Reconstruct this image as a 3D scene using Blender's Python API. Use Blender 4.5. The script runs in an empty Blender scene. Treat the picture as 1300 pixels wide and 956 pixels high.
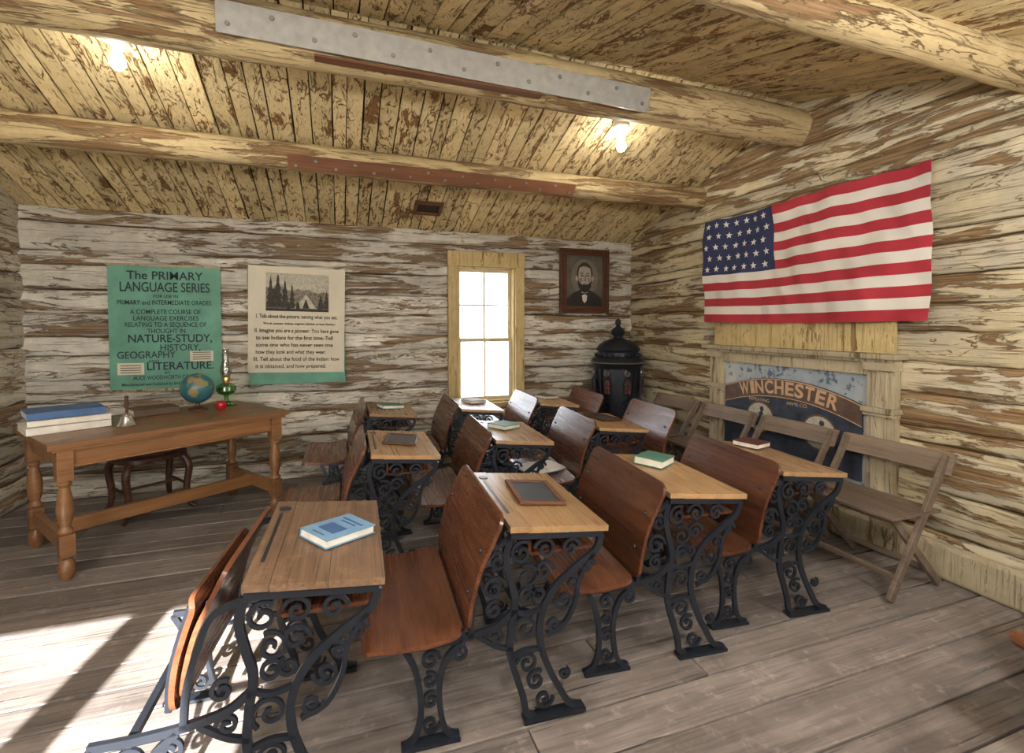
import bpy, bmesh, math, random
from mathutils import Vector, Matrix, noise
random.seed(7)
R=math.radians
sc=bpy.context.scene
col=sc.collection

# ---------------------------------------------------------------- mesh builder
def catmull(pts,n=6):
    P=[Vector(p) for p in pts]
    out=[]
    for i in range(len(P)-1):
        p0=P[i-1] if i>0 else P[i]*2-P[i+1]
        p1=P[i];p2=P[i+1]
        p3=P[i+2] if i+2<len(P) else P[i+1]*2-P[i]
        for k in range(n):
            t=k/n
            out.append(0.5*((2*p1)+(p2-p0)*t+(2*p0-5*p1+4*p2-p3)*t*t+(3*p1-p0-3*p2+p3)*t**3))
    out.append(P[-1])
    return out

class MB:
    def __init__(s): s.v=[];s.f=[];s.m=[];s.r=[];s.e=[]
    def add(s,vs,fs,mat=0,rnd=0.0,M=None,edge=None):
        b=len(s.v)
        for i,v in enumerate(vs):
            v=Vector(v)
            if M is not None: v=M@v
            s.v.append(v); s.r.append(rnd); s.e.append(edge[i] if edge else 0.0)
        for f in fs: s.f.append([b+i for i in f]); s.m.append(mat)
    def box(s,c,d,mat=0,rnd=0.0,M=None):
        x,y,z=c;a,b,e=d[0]/2,d[1]/2,d[2]/2
        vs=[(x+i*a,y+j*b,z+k*e) for k in(-1,1) for j in(-1,1) for i in(-1,1)]
        s.add(vs,[(0,2,3,1),(4,5,7,6),(0,1,5,4),(2,6,7,3),(0,4,6,2),(1,3,7,5)],mat,rnd,M)
    def bar(s,p0,p1,w,t,mat=0,rnd=0.0,up=(0,1,0),M=None):
        p0=Vector(p0);p1=Vector(p1);d=(p1-p0).normalized()
        u=Vector(up);u=(u-d*u.dot(d)).normalized();n=d.cross(u)
        vs=[]
        for p in(p0,p1):
            for j in(-1,1):
                for i in(-1,1): vs.append(p+u*(i*w/2)+n*(j*t/2))
        s.add(vs,[(0,2,3,1),(4,5,7,6),(0,1,5,4),(2,6,7,3),(0,4,6,2),(1,3,7,5)],mat,rnd,M)
    def lathe(s,prof,c=(0,0,0),seg=24,mat=0,rnd=0.0,M=None,rmod=None):
        vs=[];fs=[]
        for (r,z) in prof:
            for k in range(seg):
                a=2*math.pi*k/seg
                rr=r*(rmod(a,z) if rmod else 1)
                vs.append((c[0]+rr*math.cos(a),c[1]+rr*math.sin(a),c[2]+z))
        n=len(prof)
        for i in range(n-1):
            for k in range(seg):
                k2=(k+1)%seg
                fs.append((i*seg+k,i*seg+k2,(i+1)*seg+k2,(i+1)*seg+k))
        if prof[0][0]>1e-4: fs.append(tuple(reversed(range(seg))))
        if prof[-1][0]>1e-4: fs.append(tuple((n-1)*seg+k for k in range(seg)))
        s.add(vs,fs,mat,rnd,M)
    def cyl(s,p0,p1,r0,r1=None,seg=12,mat=0,rnd=0.0,M=None):
        if r1 is None:r1=r0
        s.tube([p0,p1],[r0,r1],seg,mat,rnd,M)
    def tube(s,pts,r,seg=8,mat=0,rnd=0.0,M=None):
        P=[Vector(p) for p in pts];n=len(P)
        if not isinstance(r,(list,tuple)): r=[r]*n
        vs=[];fs=[];ref=None
        for i,p in enumerate(P):
            d=(P[min(i+1,n-1)]-P[max(i-1,0)]).normalized()
            if ref is None:
                ref=Vector((0,0,1)) if abs(d.z)<.9 else Vector((1,0,0))
            u=(ref-d*ref.dot(d)).normalized();ref=u;w=d.cross(u)
            for k in range(seg):
                a=2*math.pi*k/seg
                vs.append(p+(u*math.cos(a)+w*math.sin(a))*r[i])
        for i in range(n-1):
            for k in range(seg):
                k2=(k+1)%seg
                fs.append((i*seg+k,i*seg+k2,(i+1)*seg+k2,(i+1)*seg+k))
        fs.append(tuple(reversed(range(seg))));fs.append(tuple((n-1)*seg+k for k in range(seg)))
        s.add(vs,fs,mat,rnd,M)
    def sphere(s,c,r,mat=0,seg=16,rnd=0.0,sc=(1,1,1),M=None):
        pr=[]
        n=seg//2
        for i in range(n+1):
            a=-math.pi/2+math.pi*i/n
            pr.append((max(r*math.cos(a),1e-5)*sc[0],r*math.sin(a)*sc[2]))
        s.lathe(pr,c,seg,mat,rnd,M)
    def ribbon(s,pts,w,y,t,mat=0):
        P=[Vector((p[0],0,p[1])) for p in pts];n=len(P);vs=[];fs=[]
        for i,p in enumerate(P):
            d=(P[min(i+1,n-1)]-P[max(i-1,0)]).normalized()
            nn=Vector((-d.z,0,d.x))
            ww=w[i] if isinstance(w,list) else w
            for (a,b) in((-1,-1),(1,-1),(1,1),(-1,1)):
                vs.append(p+nn*(a*ww/2)+Vector((0,y+b*t/2,0)))
        for i in range(n-1):
            for k in range(4):
                k2=(k+1)%4
                fs.append((i*4+k,i*4+k2,(i+1)*4+k2,(i+1)*4+k))
        fs.append((3,2,1,0));fs.append(tuple((n-1)*4+k for k in range(4)))
        s.add(vs,fs,mat)
    def flat(s,poly,off,mat=0):
        s.add([(p[0],-off,p[1]) for p in poly],[tuple(range(len(poly)))],mat)
    def build(s,name,mats,parent=None,loc=(0,0,0),rot=(0,0,0),smooth=False,bevel=0,recalc=True,angle=40):
        me=bpy.data.meshes.new(name)
        me.from_pydata(s.v,[],s.f)
        for m in mats: me.materials.append(m)
        me.polygons.foreach_set('material_index',s.m)
        at=me.attributes.new('rnd','FLOAT','POINT')
        at.data.foreach_set('value',s.r)
        if any(s.e):
            at=me.attributes.new('edge','FLOAT','POINT')
            at.data.foreach_set('value',s.e)
        if recalc:
            bm=bmesh.new();bm.from_mesh(me)
            bmesh.ops.recalc_face_normals(bm,faces=bm.faces);bm.to_mesh(me);bm.free()
        if smooth:
            me.polygons.foreach_set('use_smooth',[True]*len(me.polygons))
            try: me.set_sharp_from_angle(angle=R(angle))
            except Exception: pass
        me.update()
        return mkobj(name,me,parent,loc,rot,bevel)

def mkobj(name,data,parent=None,loc=(0,0,0),rot=(0,0,0),bevel=0):
    o=bpy.data.objects.new(name,data);col.objects.link(o)
    o.location=loc;o.rotation_euler=rot
    if parent: o.parent=parent
    if bevel:
        b=o.modifiers.new('bevel','BEVEL');b.width=bevel;b.segments=2;b.limit_method='ANGLE';b.angle_limit=R(40)
    return o
def empty(name,loc=(0,0,0),rot=(0,0,0)):
    return mkobj(name,None,None,loc,rot)
def ell(cx,cz,rx,rz,n=28,a0=0,a1=360):
    return [(cx+rx*math.cos(R(a0+(a1-a0)*k/n)),cz+rz*math.sin(R(a0+(a1-a0)*k/n))) for k in range(n)]
def rect(x0,z0,x1,z1): return [(x0,z0),(x1,z0),(x1,z1),(x0,z1)]

# ---------------------------------------------------------------- materials
class NT:
    def __init__(s,name):
        s.m=bpy.data.materials.new(name);s.m.use_nodes=True
        s.t=s.m.node_tree;s.t.nodes.clear()
        s.out=s.t.nodes.new('ShaderNodeOutputMaterial')
        s.b=s.t.nodes.new('ShaderNodeBsdfPrincipled')
        s.t.links.new(s.b.outputs[0],s.out.inputs[0])
    def n(s,ty,**k):
        nd=s.t.nodes.new(ty)
        for a,b in k.items(): setattr(nd,a,b)
        return nd
    def l(s,a,b): s.t.links.new(a,b)
    def val(s,sock,v):
        if isinstance(v,bpy.types.NodeSocket): s.l(v,sock)
        else: sock.default_value=v
    def math(s,op,a,b=0.0,c=0.0,clamp=False):
        nd=s.n('ShaderNodeMath',operation=op);nd.use_clamp=clamp
        s.val(nd.inputs[0],a);s.val(nd.inputs[1],b)
        if op in('MULTIPLY_ADD','SMOOTH_MAX'): s.val(nd.inputs[2],c)
        return nd.outputs[0]
    def mix(s,f,a,b,mode='MIX'):
        nd=s.n('ShaderNodeMix',data_type='RGBA',blend_type=mode)
        s.val(nd.inputs[0],f)
        for i,v in((6,a),(7,b)):
            if isinstance(v,tuple): nd.inputs[i].default_value=(*v[:3],1)
            else: s.l(v,nd.inputs[i])
        return nd.outputs[2]
    def coords(s,rnd=True,objrnd=False):
        tc=s.n('ShaderNodeTexCoord');o=tc.outputs['Object']
        if rnd or objrnd:
            if objrnd: a=s.n('ShaderNodeObjectInfo').outputs['Random']
            else: a=s.n('ShaderNodeAttribute',attribute_name='rnd').outputs['Fac']
            mu=s.math('MULTIPLY',a,17.3)
            cb=s.n('ShaderNodeCombineXYZ')
            for i in range(3): s.l(mu,cb.inputs[i])
            va=s.n('ShaderNodeVectorMath',operation='ADD')
            s.l(o,va.inputs[0]);s.l(cb.outputs[0],va.inputs[1]);o=va.outputs[0]
            s.rnd=a
        return o
    def noise(s,vec,scale,stretch=(1,1,1),detail=4,rough=.55,dist=0):
        mp=s.n('ShaderNodeMapping');mp.inputs['Scale'].default_value=stretch
        s.l(vec,mp.inputs['Vector'])
        nz=s.n('ShaderNodeTexNoise');nz.inputs['Scale'].default_value=scale
        nz.inputs['Detail'].default_value=detail;nz.inputs['Roughness'].default_value=rough
        nz.inputs['Distortion'].default_value=dist
        s.l(mp.outputs[0],nz.inputs['Vector']);return nz.outputs['Fac']
    def rng(s,v,a,b,c=0.0,d=1.0):
        nd=s.n('ShaderNodeMapRange');s.l(v,nd.inputs[0])
        nd.inputs[1].default_value=a;nd.inputs[2].default_value=b
        nd.inputs[3].default_value=c;nd.inputs[4].default_value=d
        return nd.outputs[0]
    def bump(s,h,strength=.4,dist=.01):
        bp=s.n('ShaderNodeBump');bp.inputs['Strength'].default_value=strength
        bp.inputs['Distance'].default_value=dist
        s.l(h,bp.inputs['Height']);s.l(bp.outputs[0],s.b.inputs['Normal'])

def simple(name,c,rough=.6,metal=0,spec=.5,em=None,estr=0,var=.12,scale=20):
    t=NT(name)
    v=t.coords(False)
    n=t.noise(v,scale,detail=3)
    f=t.rng(n,.3,.7)
    lo=tuple(x*(1-var) for x in c[:3]);hi=tuple(min(1,x*(1+var)) for x in c[:3])
    t.l(t.mix(f,lo,hi),t.b.inputs['Base Color'])
    t.b.inputs['Roughness'].default_value=rough;t.b.inputs['Metallic'].default_value=metal
    t.b.inputs['Specular IOR Level'].default_value=spec
    return t.m

def wood(name,c1,c2,c3=None,axis=0,rough=.45,objrnd=False,gs=1.0,bump=.2,spec=.4,cracks=0,wear=.35):
    t=NT(name);v=t.coords(True,objrnd)
    st=[14,14,14];st[axis]=1.0
    st2=[60,60,60];st2[axis]=2.0
    g=t.noise(v,1.3*gs,tuple(st),5,.6,.8)
    g2=t.noise(v,1.5*gs,tuple(st2),3,.6)
    big=t.noise(v,3,(1,1,1),3)
    c=t.mix(t.rng(g,.32,.68),c1,c2)
    c=t.mix(t.math('MULTIPLY',t.rng(g2,.5,.75),.5),c,c3 or tuple(x*.4 for x in c1))
    c=t.mix(t.math('MULTIPLY',t.rng(big,.4,.75),wear),c,tuple(x*.5 for x in c1))
    if cracks:
        st3=[40,40,40];st3[axis]=.9
        k=t.noise(v,1.4,tuple(st3),4,.7,.4)
        c=t.mix(t.math('MULTIPLY',t.rng(k,.60,.67),cracks),c,tuple(x*.25 for x in c1))
        sp=t.noise(v,16,(1,1,1),6,.7)
        c=t.mix(t.math('MULTIPLY',t.rng(sp,.55,.75),.5),c,tuple(min(1,x*1.7) for x in c2))
        bl=t.noise(v,5,(1,1,1),5,.65)
        c=t.mix(t.math('MULTIPLY',t.rng(bl,.54,.74),.5),c,tuple(x*.45 for x in c1))
    hv=t.n('ShaderNodeHueSaturation');t.l(c,hv.inputs['Color'])
    t.l(t.rng(t.rnd,0,1,.76,1.24),hv.inputs['Value'])
    t.l(hv.outputs[0],t.b.inputs['Base Color'])
    t.l(t.rng(g2,.3,.8,rough-.08,rough+.15),t.b.inputs['Roughness'])
    t.b.inputs['Specular IOR Level'].default_value=spec
    t.bump(g2,bump,.003);return t.m

def peel(name,p1,p2,w1,w2,axis,thr=.57,lw=.05,rough=.65,k=1.0,line=1.0,grey=None,edge=True,crack=.7,sx=8.0,sl=1.0):
    t=NT(name);v=t.coords(True)
    st=[sx]*3;st[axis]=sl
    st2=[5.0,5.0,5.0];st2[axis]=.9
    sg=[52,52,52];sg[axis]=1.3
    a=t.noise(v,1.6*k,tuple(st),10,.70,.7)
    b=t.noise(v,1.6*k,tuple(st2),5,.58,1.0)
    g=t.noise(v,1.6,tuple(sg),5,.65)
    big=t.noise(v,1.1,(1,1,1),3)
    th=t.rng(big,.35,.65,thr+.06,thr-.07)
    if edge:
        ed=t.n('ShaderNodeAttribute',attribute_name='edge').outputs['Fac']
        th=t.math('SUBTRACT',th,t.math('MULTIPLY',ed,.10))
    m=t.math('SUBTRACT',a,th);m=t.rng(m,-.010,.022)
    ln=t.math('ABSOLUTE',t.math('SUBTRACT',t.math('FRACT',t.math('MULTIPLY',b,5.0)),.5))
    ln=t.rng(ln,lw*.4,lw,1,0);ln=t.math('MULTIPLY',ln,t.rng(a,.44,.52))
    ln=t.math('MULTIPLY',ln,line)
    cr=t.math('MULTIPLY',t.rng(g,.57,.66),crack)
    mk=t.math('MAXIMUM',t.math('MAXIMUM',m,ln),cr)
    fn=t.noise(v,11,(1,1,1),6,.7)
    pc=t.mix(t.rng(fn,.35,.65),p1,p2)
    if grey:
        gb=t.noise(v,2.2,(1,1,1),4)
        pc=t.mix(t.math('MULTIPLY',t.rng(gb,.42,.62),.75),pc,grey)
    wc=t.mix(t.rng(g,.38,.62),w1,w2)
    c=t.mix(mk,pc,wc)
    if edge:
        c=t.mix(t.math('MULTIPLY',t.rng(ed,.70,1),.8),c,(.040,.025,.013))
    hv=t.n('ShaderNodeHueSaturation');t.l(c,hv.inputs['Color'])
    t.l(t.rng(t.rnd,0,1,.80,1.12),hv.inputs['Value'])
    t.l(hv.outputs[0],t.b.inputs['Base Color'])
    t.b.inputs['Roughness'].default_value=rough
    t.b.inputs['Specular IOR Level'].default_value=.3
    h=t.math('ADD',t.math('MULTIPLY',mk,-.7),t.math('MULTIPLY',g,.6))
    t.bump(h,.9,.012);return t.m

M_back=peel('peeling_white_paint_logs',(.72,.69,.60),(.55,.51,.43),(.125,.070,.036),(.32,.23,.14),0,.555,.065,grey=(.46,.44,.40))
M_right=peel('peeling_yellow_paint_logs',(.67,.575,.38),(.55,.465,.30),(.13,.068,.030),(.34,.23,.12),1,.540,.060,grey=(.48,.435,.35))
M_left=peel('peeling_cream_paint_logs',(.68,.62,.48),(.56,.50,.38),(.13,.070,.034),(.34,.24,.14),1,.56,.055,grey=(.50,.47,.41))
M_ceil=peel('peeling_yellow_paint_ceiling',(.76,.61,.34),(.65,.51,.27),(.14,.060,.020),(.30,.16,.06),1,.605,.12,k=1.2,edge=False,crack=.45,sx=6.5,sl=1.1)
M_beam=peel('peeling_yellow_paint_beam',(.62,.49,.27),(.52,.40,.21),(.18,.095,.04),(.36,.23,.115),0,.56,.05,edge=False,crack=.8)
M_floor=wood('weathered_floor_planks',(.130,.110,.102),(.262,.224,.204),(.050,.038,.033),axis=0,rough=.52,gs=.8,bump=.5,cracks=.9,wear=.5)
M_dark=simple('dark_gap',(.02,.012,.008),.9)
M_trim=peel('window_trim_yellow_paint',(.58,.45,.22),(.48,.37,.17),(.22,.12,.05),(.36,.23,.09),2,.64,.02,edge=False,crack=.5)
M_mant=peel('mantel_cream_paint',(.50,.425,.29),(.42,.355,.24),(.20,.13,.07),(.34,.25,.14),2,.61,.03,edge=False,crack=.5)
M_iron=simple('black_cast_iron',(.018,.022,.032),.38,0.4,.6)
M_seat=wood('reddish_varnished_wood',(.085,.029,.014),(.150,.054,.025),(.028,.009,.005),axis=1,rough=.26,objrnd=True,gs=1)
M_top=wood('honey_oak_desktop',(.29,.17,.078),(.42,.26,.13),(.16,.08,.034),axis=1,rough=.3,objrnd=True)
M_topd=wood('old_brown_desktop',(.11,.062,.037),(.19,.117,.070),(.035,.018,.01),axis=1,rough=.38,objrnd=True,cracks=.8)
M_table=wood('oak_table_wood',(.18,.080,.031),(.28,.138,.055),(.085,.031,.011),axis=0,rough=.33)
M_chair=wood('dark_chair_wood',(.065,.026,.015),(.12,.05,.028),axis=0,rough=.35)
M_fold=wood('grey_brown_folding_wood',(.13,.095,.070),(.22,.165,.125),(.065,.042,.032),axis=1,rough=.42)
M_frame=wood('portrait_frame_wood',(.08,.026,.012),(.15,.05,.024),axis=0,rough=.35)
M_steel=simple('galvanised_plate',(.38,.37,.34),.45,.4)
M_bolt=simple('bolt_metal',(.25,.25,.23),.45,.6)
M_rust=wood('rusty_brown_board',(.14,.055,.024),(.22,.09,.04),axis=0,rough=.6)
M_sash=simple('sash_cream',(.55,.46,.29),.5)
M_porc=simple('white_porcelain',(.85,.82,.75),.3)
M_paper=simple('page_paper',(.66,.62,.54),.8)
M_blue=simple('blue_book_cover',(.045,.11,.25),.5)
M_ltblue=simple('light_blue_book_cover',(.15,.28,.43),.5)
M_teal=simple('green_book_cover',(.07,.19,.15),.55)
M_maroon=simple('maroon_book_cover',(.09,.02,.022),.5)
M_navy=simple('navy_ink',(.012,.024,.034),.7)
M_brownbk=simple('brown_book_cover',(.09,.055,.032),.6)
M_slate=simple('slate_face',(.040,.050,.060),.35)
M_silver=simple('bell_silver',(.45,.44,.42),.25,.9)
M_apple=simple('apple_red',(.42,.012,.02),.25)
M_brass=simple('brass',(.50,.35,.13),.3,.9)
M_nickel=simple('nickel',(.30,.28,.26),.35,.8)
M_mica=simple('mica_window',(.13,.05,.04),.2)
M_wht=simple('flag_white',(.61,.575,.52),.8,var=.05,scale=6)
M_red=simple('flag_red',(.35,.020,.034),.8,var=.12,scale=6)
M_navyf=simple('flag_navy',(.018,.025,.080),.8,var=.15)
M_green=simple('poster_green',(.115,.29,.215),.7,var=.18,scale=5)
M_cream=simple('poster_cream',(.58,.535,.42),.75,var=.06,scale=5)
M_ink=simple('poster_ink',(.03,.033,.033),.8)
M_grey1=simple('engraving_light',(.40,.37,.30),.8,var=.3,scale=60)
M_grey2=simple('engraving_mid',(.17,.15,.12),.8,var=.6,scale=70)
M_grey3=simple('engraving_dark',(.04,.035,.028),.8,var=.5,scale=60)
M_skin=simple('portrait_face',(.32,.28,.235),.5,var=.25,scale=25)
M_skind=simple('portrait_face_shadow',(.15,.125,.10),.5)
M_pbg=simple('portrait_background',(.09,.08,.063),.4,var=.3,scale=6)
M_pdark=simple('portrait_black',(.016,.014,.013),.4)
M_navysign=simple('sign_dark_blue',(.030,.038,.058),.5,var=.5,scale=12)
M_signbr=simple('sign_brown_band',(.10,.06,.045),.5,var=.3)
M_signtx=simple('sign_letters',(.50,.32,.19),.5)
M_ground=simple('dry_ground',(.45,.38,.28),.95)
def panel_mat():
    t=NT('mottled_blue_grey_panel');v=t.coords(False)
    a=t.noise(v,14,(1,1,1),8,.7,.3);b=t.noise(v,2.2,(1,1,1),3)
    c=t.mix(t.rng(b,.4,.6),(.44,.46,.46),(.27,.32,.37))
    c=t.mix(t.rng(a,.55,.59),c,(.09,.12,.16))
    t.l(c,t.b.inputs['Base Color']);t.b.inputs['Roughness'].default_value=.5;return t.m
M_panel=panel_mat()
def globe_mat():
    t=NT('globe_map');v=t.coords(False)
    a=t.noise(v,9,(1,1,1),5,.5);b=t.noise(v,14,(1,1,1),2)
    land=t.mix(t.rng(b,.42,.58),(.20,.23,.09),(.26,.16,.08))
    c=t.mix(t.rng(a,.54,.555),(.03,.13,.16),land)
    t.l(c,t.b.inputs['Base Color']);t.b.inputs['Roughness'].default_value=.3;return t.m
M_globe=globe_mat()
def glass_mat(name,tint,f=.08):
    m=bpy.data.materials.new(name);m.use_nodes=True;t=m.node_tree;t.nodes.clear()
    o=t.nodes.new('ShaderNodeOutputMaterial');mx=t.nodes.new('ShaderNodeMixShader')
    tr=t.nodes.new('ShaderNodeBsdfTransparent');gl=t.nodes.new('ShaderNodeBsdfGlossy')
    tr.inputs[0].default_value=(*tint,1);gl.inputs['Roughness'].default_value=.03
    mx.inputs[0].default_value=f
    t.links.new(tr.outputs[0],mx.inputs[1]);t.links.new(gl.outputs[0],mx.inputs[2]);t.links.new(mx.outputs[0],o.inputs[0]);return m
M_glass=glass_mat('window_glass',(.97,.98,.98),.06)
M_chim=glass_mat('lamp_chimney_glass',(.86,.88,.86),.22)
M_grglass=glass_mat('green_lamp_glass',(.32,.72,.28),.22)
def emis(name,c,s):
    m=bpy.data.materials.new(name);m.use_nodes=True;t=m.node_tree;t.nodes.clear()
    o=t.nodes.new('ShaderNodeOutputMaterial');e=t.nodes.new('ShaderNodeEmission')
    e.inputs[0].default_value=(*c,1);e.inputs[1].default_value=s
    t.links.new(e.outputs[0],o.inputs[0]);return m
M_bulb=emis('glowing_bulb',(1,.94,.83),120)
M_fill_globe=emis('glowing_fill_globe',(1,.99,.97),80)  # emission for the added globes that fill the room with light

# ---------------------------------------------------------------- room
XL,XR,YB,YF=-2.40,3.28,5.05,-0.6
YR,ZR=2.84,3.12
def ceil(y): return ZR-.326*(y-YR) if y>YR else ZR-.28*(YR-y)

def build_wall(name,org,sd,nd,s0,s1,top,openings,mat,pitch,seed,thick=.16):
    rnd=random.Random(seed)
    mb=MB();sd=Vector(sd);nd=Vector(nd);org=Vector(org)
    zmax=max(top(s0+(s1-s0)*i/100) for i in range(101))
    bs=[0.0]
    while bs[-1]<zmax: bs.append(bs[-1]+pitch*rnd.uniform(.75,1.25))
    bs[-1]=zmax
    for (a,b,c,d) in openings:
        for z in(c,d):
            if z<=0: continue
            k=min(range(1,len(bs)-1),key=lambda i:abs(bs[i]-z));bs[k]=z
    bs.sort()
    fixed={round(z,4) for o in openings for z in o[2:]}|{0.0,round(zmax,4)}
    def jb(z,s):
        if round(z,4) in fixed: return z
        return z+noise.noise(Vector((s*.6,z*7,seed)))*.035+noise.noise(Vector((s*4,z*7,seed)))*.012
    ks=[0,.025,.08,.25,.5,.75,.92,.975,1]
    eg=[1,.75,.3,0,0,0,.3,.75,1]
    of=[-.036,-.016,-.006,.003,.008,.003,-.006,-.016,-.036]
    for z0,z1 in zip(bs[:-1],bs[1:]):
        if z1-z0<.01: continue
        smp=[s0+(s1-s0)*i/400 for i in range(401)]
        ok=[s for s in smp if top(s)>z0]
        if not ok: continue
        iv=[(ok[0],ok[-1])]
        zm=(z0+z1)/2
        for (a,b,c,d) in openings:
            if c<zm<d:
                nw=[]
                for(p,q) in iv:
                    if a>p and b<q: nw+=[(p,a),(b,q)]
                    elif a<=p and b<q and b>p: nw.append((b,q))
                    elif a>p and b>=q and a<q: nw.append((p,a))
                    else: nw.append((p,q))
                iv=nw
        for(p,q) in iv:
            n=max(2,int((q-p)/.06));rv=rnd.random();ro=rnd.uniform(-.010,.010)
            vs=[];fs=[];ee=[];nr=len(ks)+2
            for i in range(n+1):
                s=p+(q-p)*i/n
                a=jb(z0,s);b=jb(z1,s);tp=top(s)+.03
                ring=[(-thick,a,1)]
                for k,e_,o_ in zip(ks,eg,of):
                    zz=a+(b-a)*k
                    gv=.4+.6*max(0,min(1,.5+1.6*noise.noise(Vector((s*1.1,(z0 if k<.5 else z1)*9,seed+5)))))
                    off=o_*gv+ro*.8+noise.noise(Vector((s*1.8,zz*8,seed+3)))*.012+noise.noise(Vector((s*6,zz*22,seed+8)))*.004
                    ring.append((off,zz,e_*gv))
                ring.append((-thick,b,1))
                for(o,z,e_) in ring:
                    vs.append(org+sd*s+nd*o+Vector((0,0,min(z,tp))));ee.append(e_)
            for i in range(n):
                for k in range(nr):
                    k2=(k+1)%nr
                    fs.append((i*nr+k,i*nr+k2,(i+1)*nr+k2,(i+1)*nr+k))
            fs.append(tuple(range(nr)));fs.append(tuple(n*nr+k for k in reversed(range(nr))))
            mb.add(vs,fs,0,rv,edge=ee)
    return mb.build(name,[mat],smooth=True,angle=50)

W1=(1.17,1.81,.62,2.06)
build_wall('wall_back',(0,YB,0),(1,0,0),(0,-1,0),XL-.15,XR+.15,lambda s:ceil(YB)+.02,[W1],M_back,.19,11)
W3=(-.35,.95,.75,2.0)  # added opening, out of view, admits sky light
build_wall('wall_right',(XR,0,0),(0,1,0),(-1,0,0),YF-.1,YB+.02,lambda s:ceil(s),[W3],M_right,.19,23)
build_wall('wall_left',(XL,0,0),(0,1,0),(1,0,0),YF-.1,YB+.02,lambda s:ceil(s),[],M_left,.20,37)
W2=(-2.25,-.70,.72,1.98);D1o=(.9,1.8,0,2.0)
build_wall('wall_front',(0,YF,0),(1,0,0),(0,1,0),XL-.15,XR+.15,lambda s:ceil(YF)+.02,[W2,D1o],M_right,.21,41)

# floor
mb=MB();rn=random.Random(3);y=YF-.1
while y<YB+.1:
    w=rn.uniform(.14,.23);x=XL-.1+rn.uniform(-1.5,0)
    while x<XR+.1:
        L=rn.uniform(2.2,4.2);a=max(x,XL-.1);b=min(x+L,XR+.1)
        if b>a: mb.box(((a+b)/2,y+w/2,-.02+rn.uniform(-.003,0)),(b-a-.004,w-.010,.04),0,rn.random())
        x+=L
    y+=w
mb.box(((XL+XR)/2,(YF+YB)/2,-.075),(XR-XL+.3,YB-YF+.3,.06),1)
mb.build('floor',[M_floor,M_dark],bevel=.004)

# ceiling planks
mb=MB();rn=random.Random(5)
for (ya,yb) in((YB+.12,YR),(YR,YF-.12)):
    x=XL-.12
    while x<XR+.12:
        w=rn.uniform(.085,.15);o=rn.uniform(0,.012);rv=rn.random()
        n=18;vs=[];fs=[];sd=rn.random()*50
        for i in range(n+1):
            yy=ya+(yb-ya)*i/n
            z=ceil(yy)+o+noise.noise(Vector((x*3,yy*1.3,2)))*.005
            wob=noise.noise(Vector((sd,yy*1.5,9)))*.006
            wb2=noise.noise(Vector((sd+.9,yy*1.5,9)))*.006
            vs+=[(x+.003+wob,yy,z),(x+w-.006+wb2,yy,z),(x+w-.006+wb2,yy,z+.02),(x+.003+wob,yy,z+.02)]
        for i in range(n):
            for k in range(4): fs.append((i*4+k,i*4+(k+1)%4,(i+1)*4+(k+1)%4,(i+1)*4+k))
        mb.add(vs,fs,0,rv);x+=w
    vs=[(X,Y,ceil(Y)+Z) for Z in(.025,.08) for X in(XL-.2,XR+.2) for Y in(ya,yb)]
    mb.add(vs,[(0,1,3,2),(4,6,7,5),(0,4,5,1),(2,3,7,6),(0,2,6,4),(1,5,7,3)],1)
mb.build('ceiling',[M_ceil,M_dark])
def slope_rot(y): return (-math.atan(.326),0,0) if y>YR else (math.atan(.28),0,0)
hr=empty('ceiling_vent',(.80,4.62,ceil(4.62)),slope_rot(4.62))
mb=MB()
for s in(-1,1):
    mb.box((s*.115,0,-.01),(.03,.2,.025));mb.box((0,s*.09,-.01),(.26,.03,.025))
mb.box((0,0,-.002),(.2,.15,.004),1)
mb.build('frame',[M_rust,M_dark],hr)

def beam(name,y,z,r,seed,x0=XL-.02,x1=XR+.02,tilt=0):
    e=empty(name,(0,y,z));mb=MB();n=90;seg=20;vs=[];fs=[]
    for i in range(n+1):
        x=x0+(x1-x0)*i/n
        cy=noise.noise(Vector((x*.4,seed,0)))*.02;cz=noise.noise(Vector((x*.4,seed,5)))*.012
        for k in range(seg):
            a=2*math.pi*k/seg
            rr=r*(1+.09*noise.noise(Vector((x*1.3,math.cos(a)*1.2+seed,math.sin(a)*1.2)))+.03*noise.noise(Vector((x*5,math.cos(a)*3+seed,math.sin(a)*3))))
            vs.append((x,cy+rr*math.cos(a),cz+rr*math.sin(a)))
    for i in range(n):
        for k in range(seg): fs.append((i*seg+k,i*seg+(k+1)%seg,(i+1)*seg+(k+1)%seg,(i+1)*seg+k))
    fs.append(tuple(range(seg)));fs.append(tuple(n*seg+k for k in reversed(range(seg))))
    mb.add(vs,fs,0,seed*.13);mb.build('log',[M_beam],e,smooth=True);return e
b1=beam('ceiling_beam',3.88,2.65,.10,1)
b2=beam('ceiling_beam',YR,2.935,.14,2)
b3=beam('ceiling_beam',1.45,2.69,.095,3)
b4=beam('ceiling_beam',.2,2.30,.10,4)
def plate(parent,xa,xb,yo,zo,h,mat,ang,nb,bm,roll=0):
    mb=MB();cx=(xa+xb)/2
    Mx=Matrix.Translation((cx,yo,zo))@Matrix.Rotation(roll,4,'Y')@Matrix.Rotation(ang,4,'X')
    L=xb-xa
    mb.box((0,0,0),(L,.014,h),0,.4,Mx)
    for i in range(nb):
        x=-L/2+.05+(L-.1)*i/(nb-1);z=(h*.22 if i%2 else -h*.2)
        mb.cyl((x,-.006,z),(x,-.016,z),.013,.011,8,1,M=Mx)
    mb.build('splice_plate',[mat,bm],parent,bevel=.002)
plate(b2,-.53,1.87,-.150,-.050,.145,M_steel,R(8),13,M_bolt,R(.9))
plate(b1,-.32,1.90,-.088,-.062,.10,M_rust,R(35),17,M_bolt)
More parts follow.
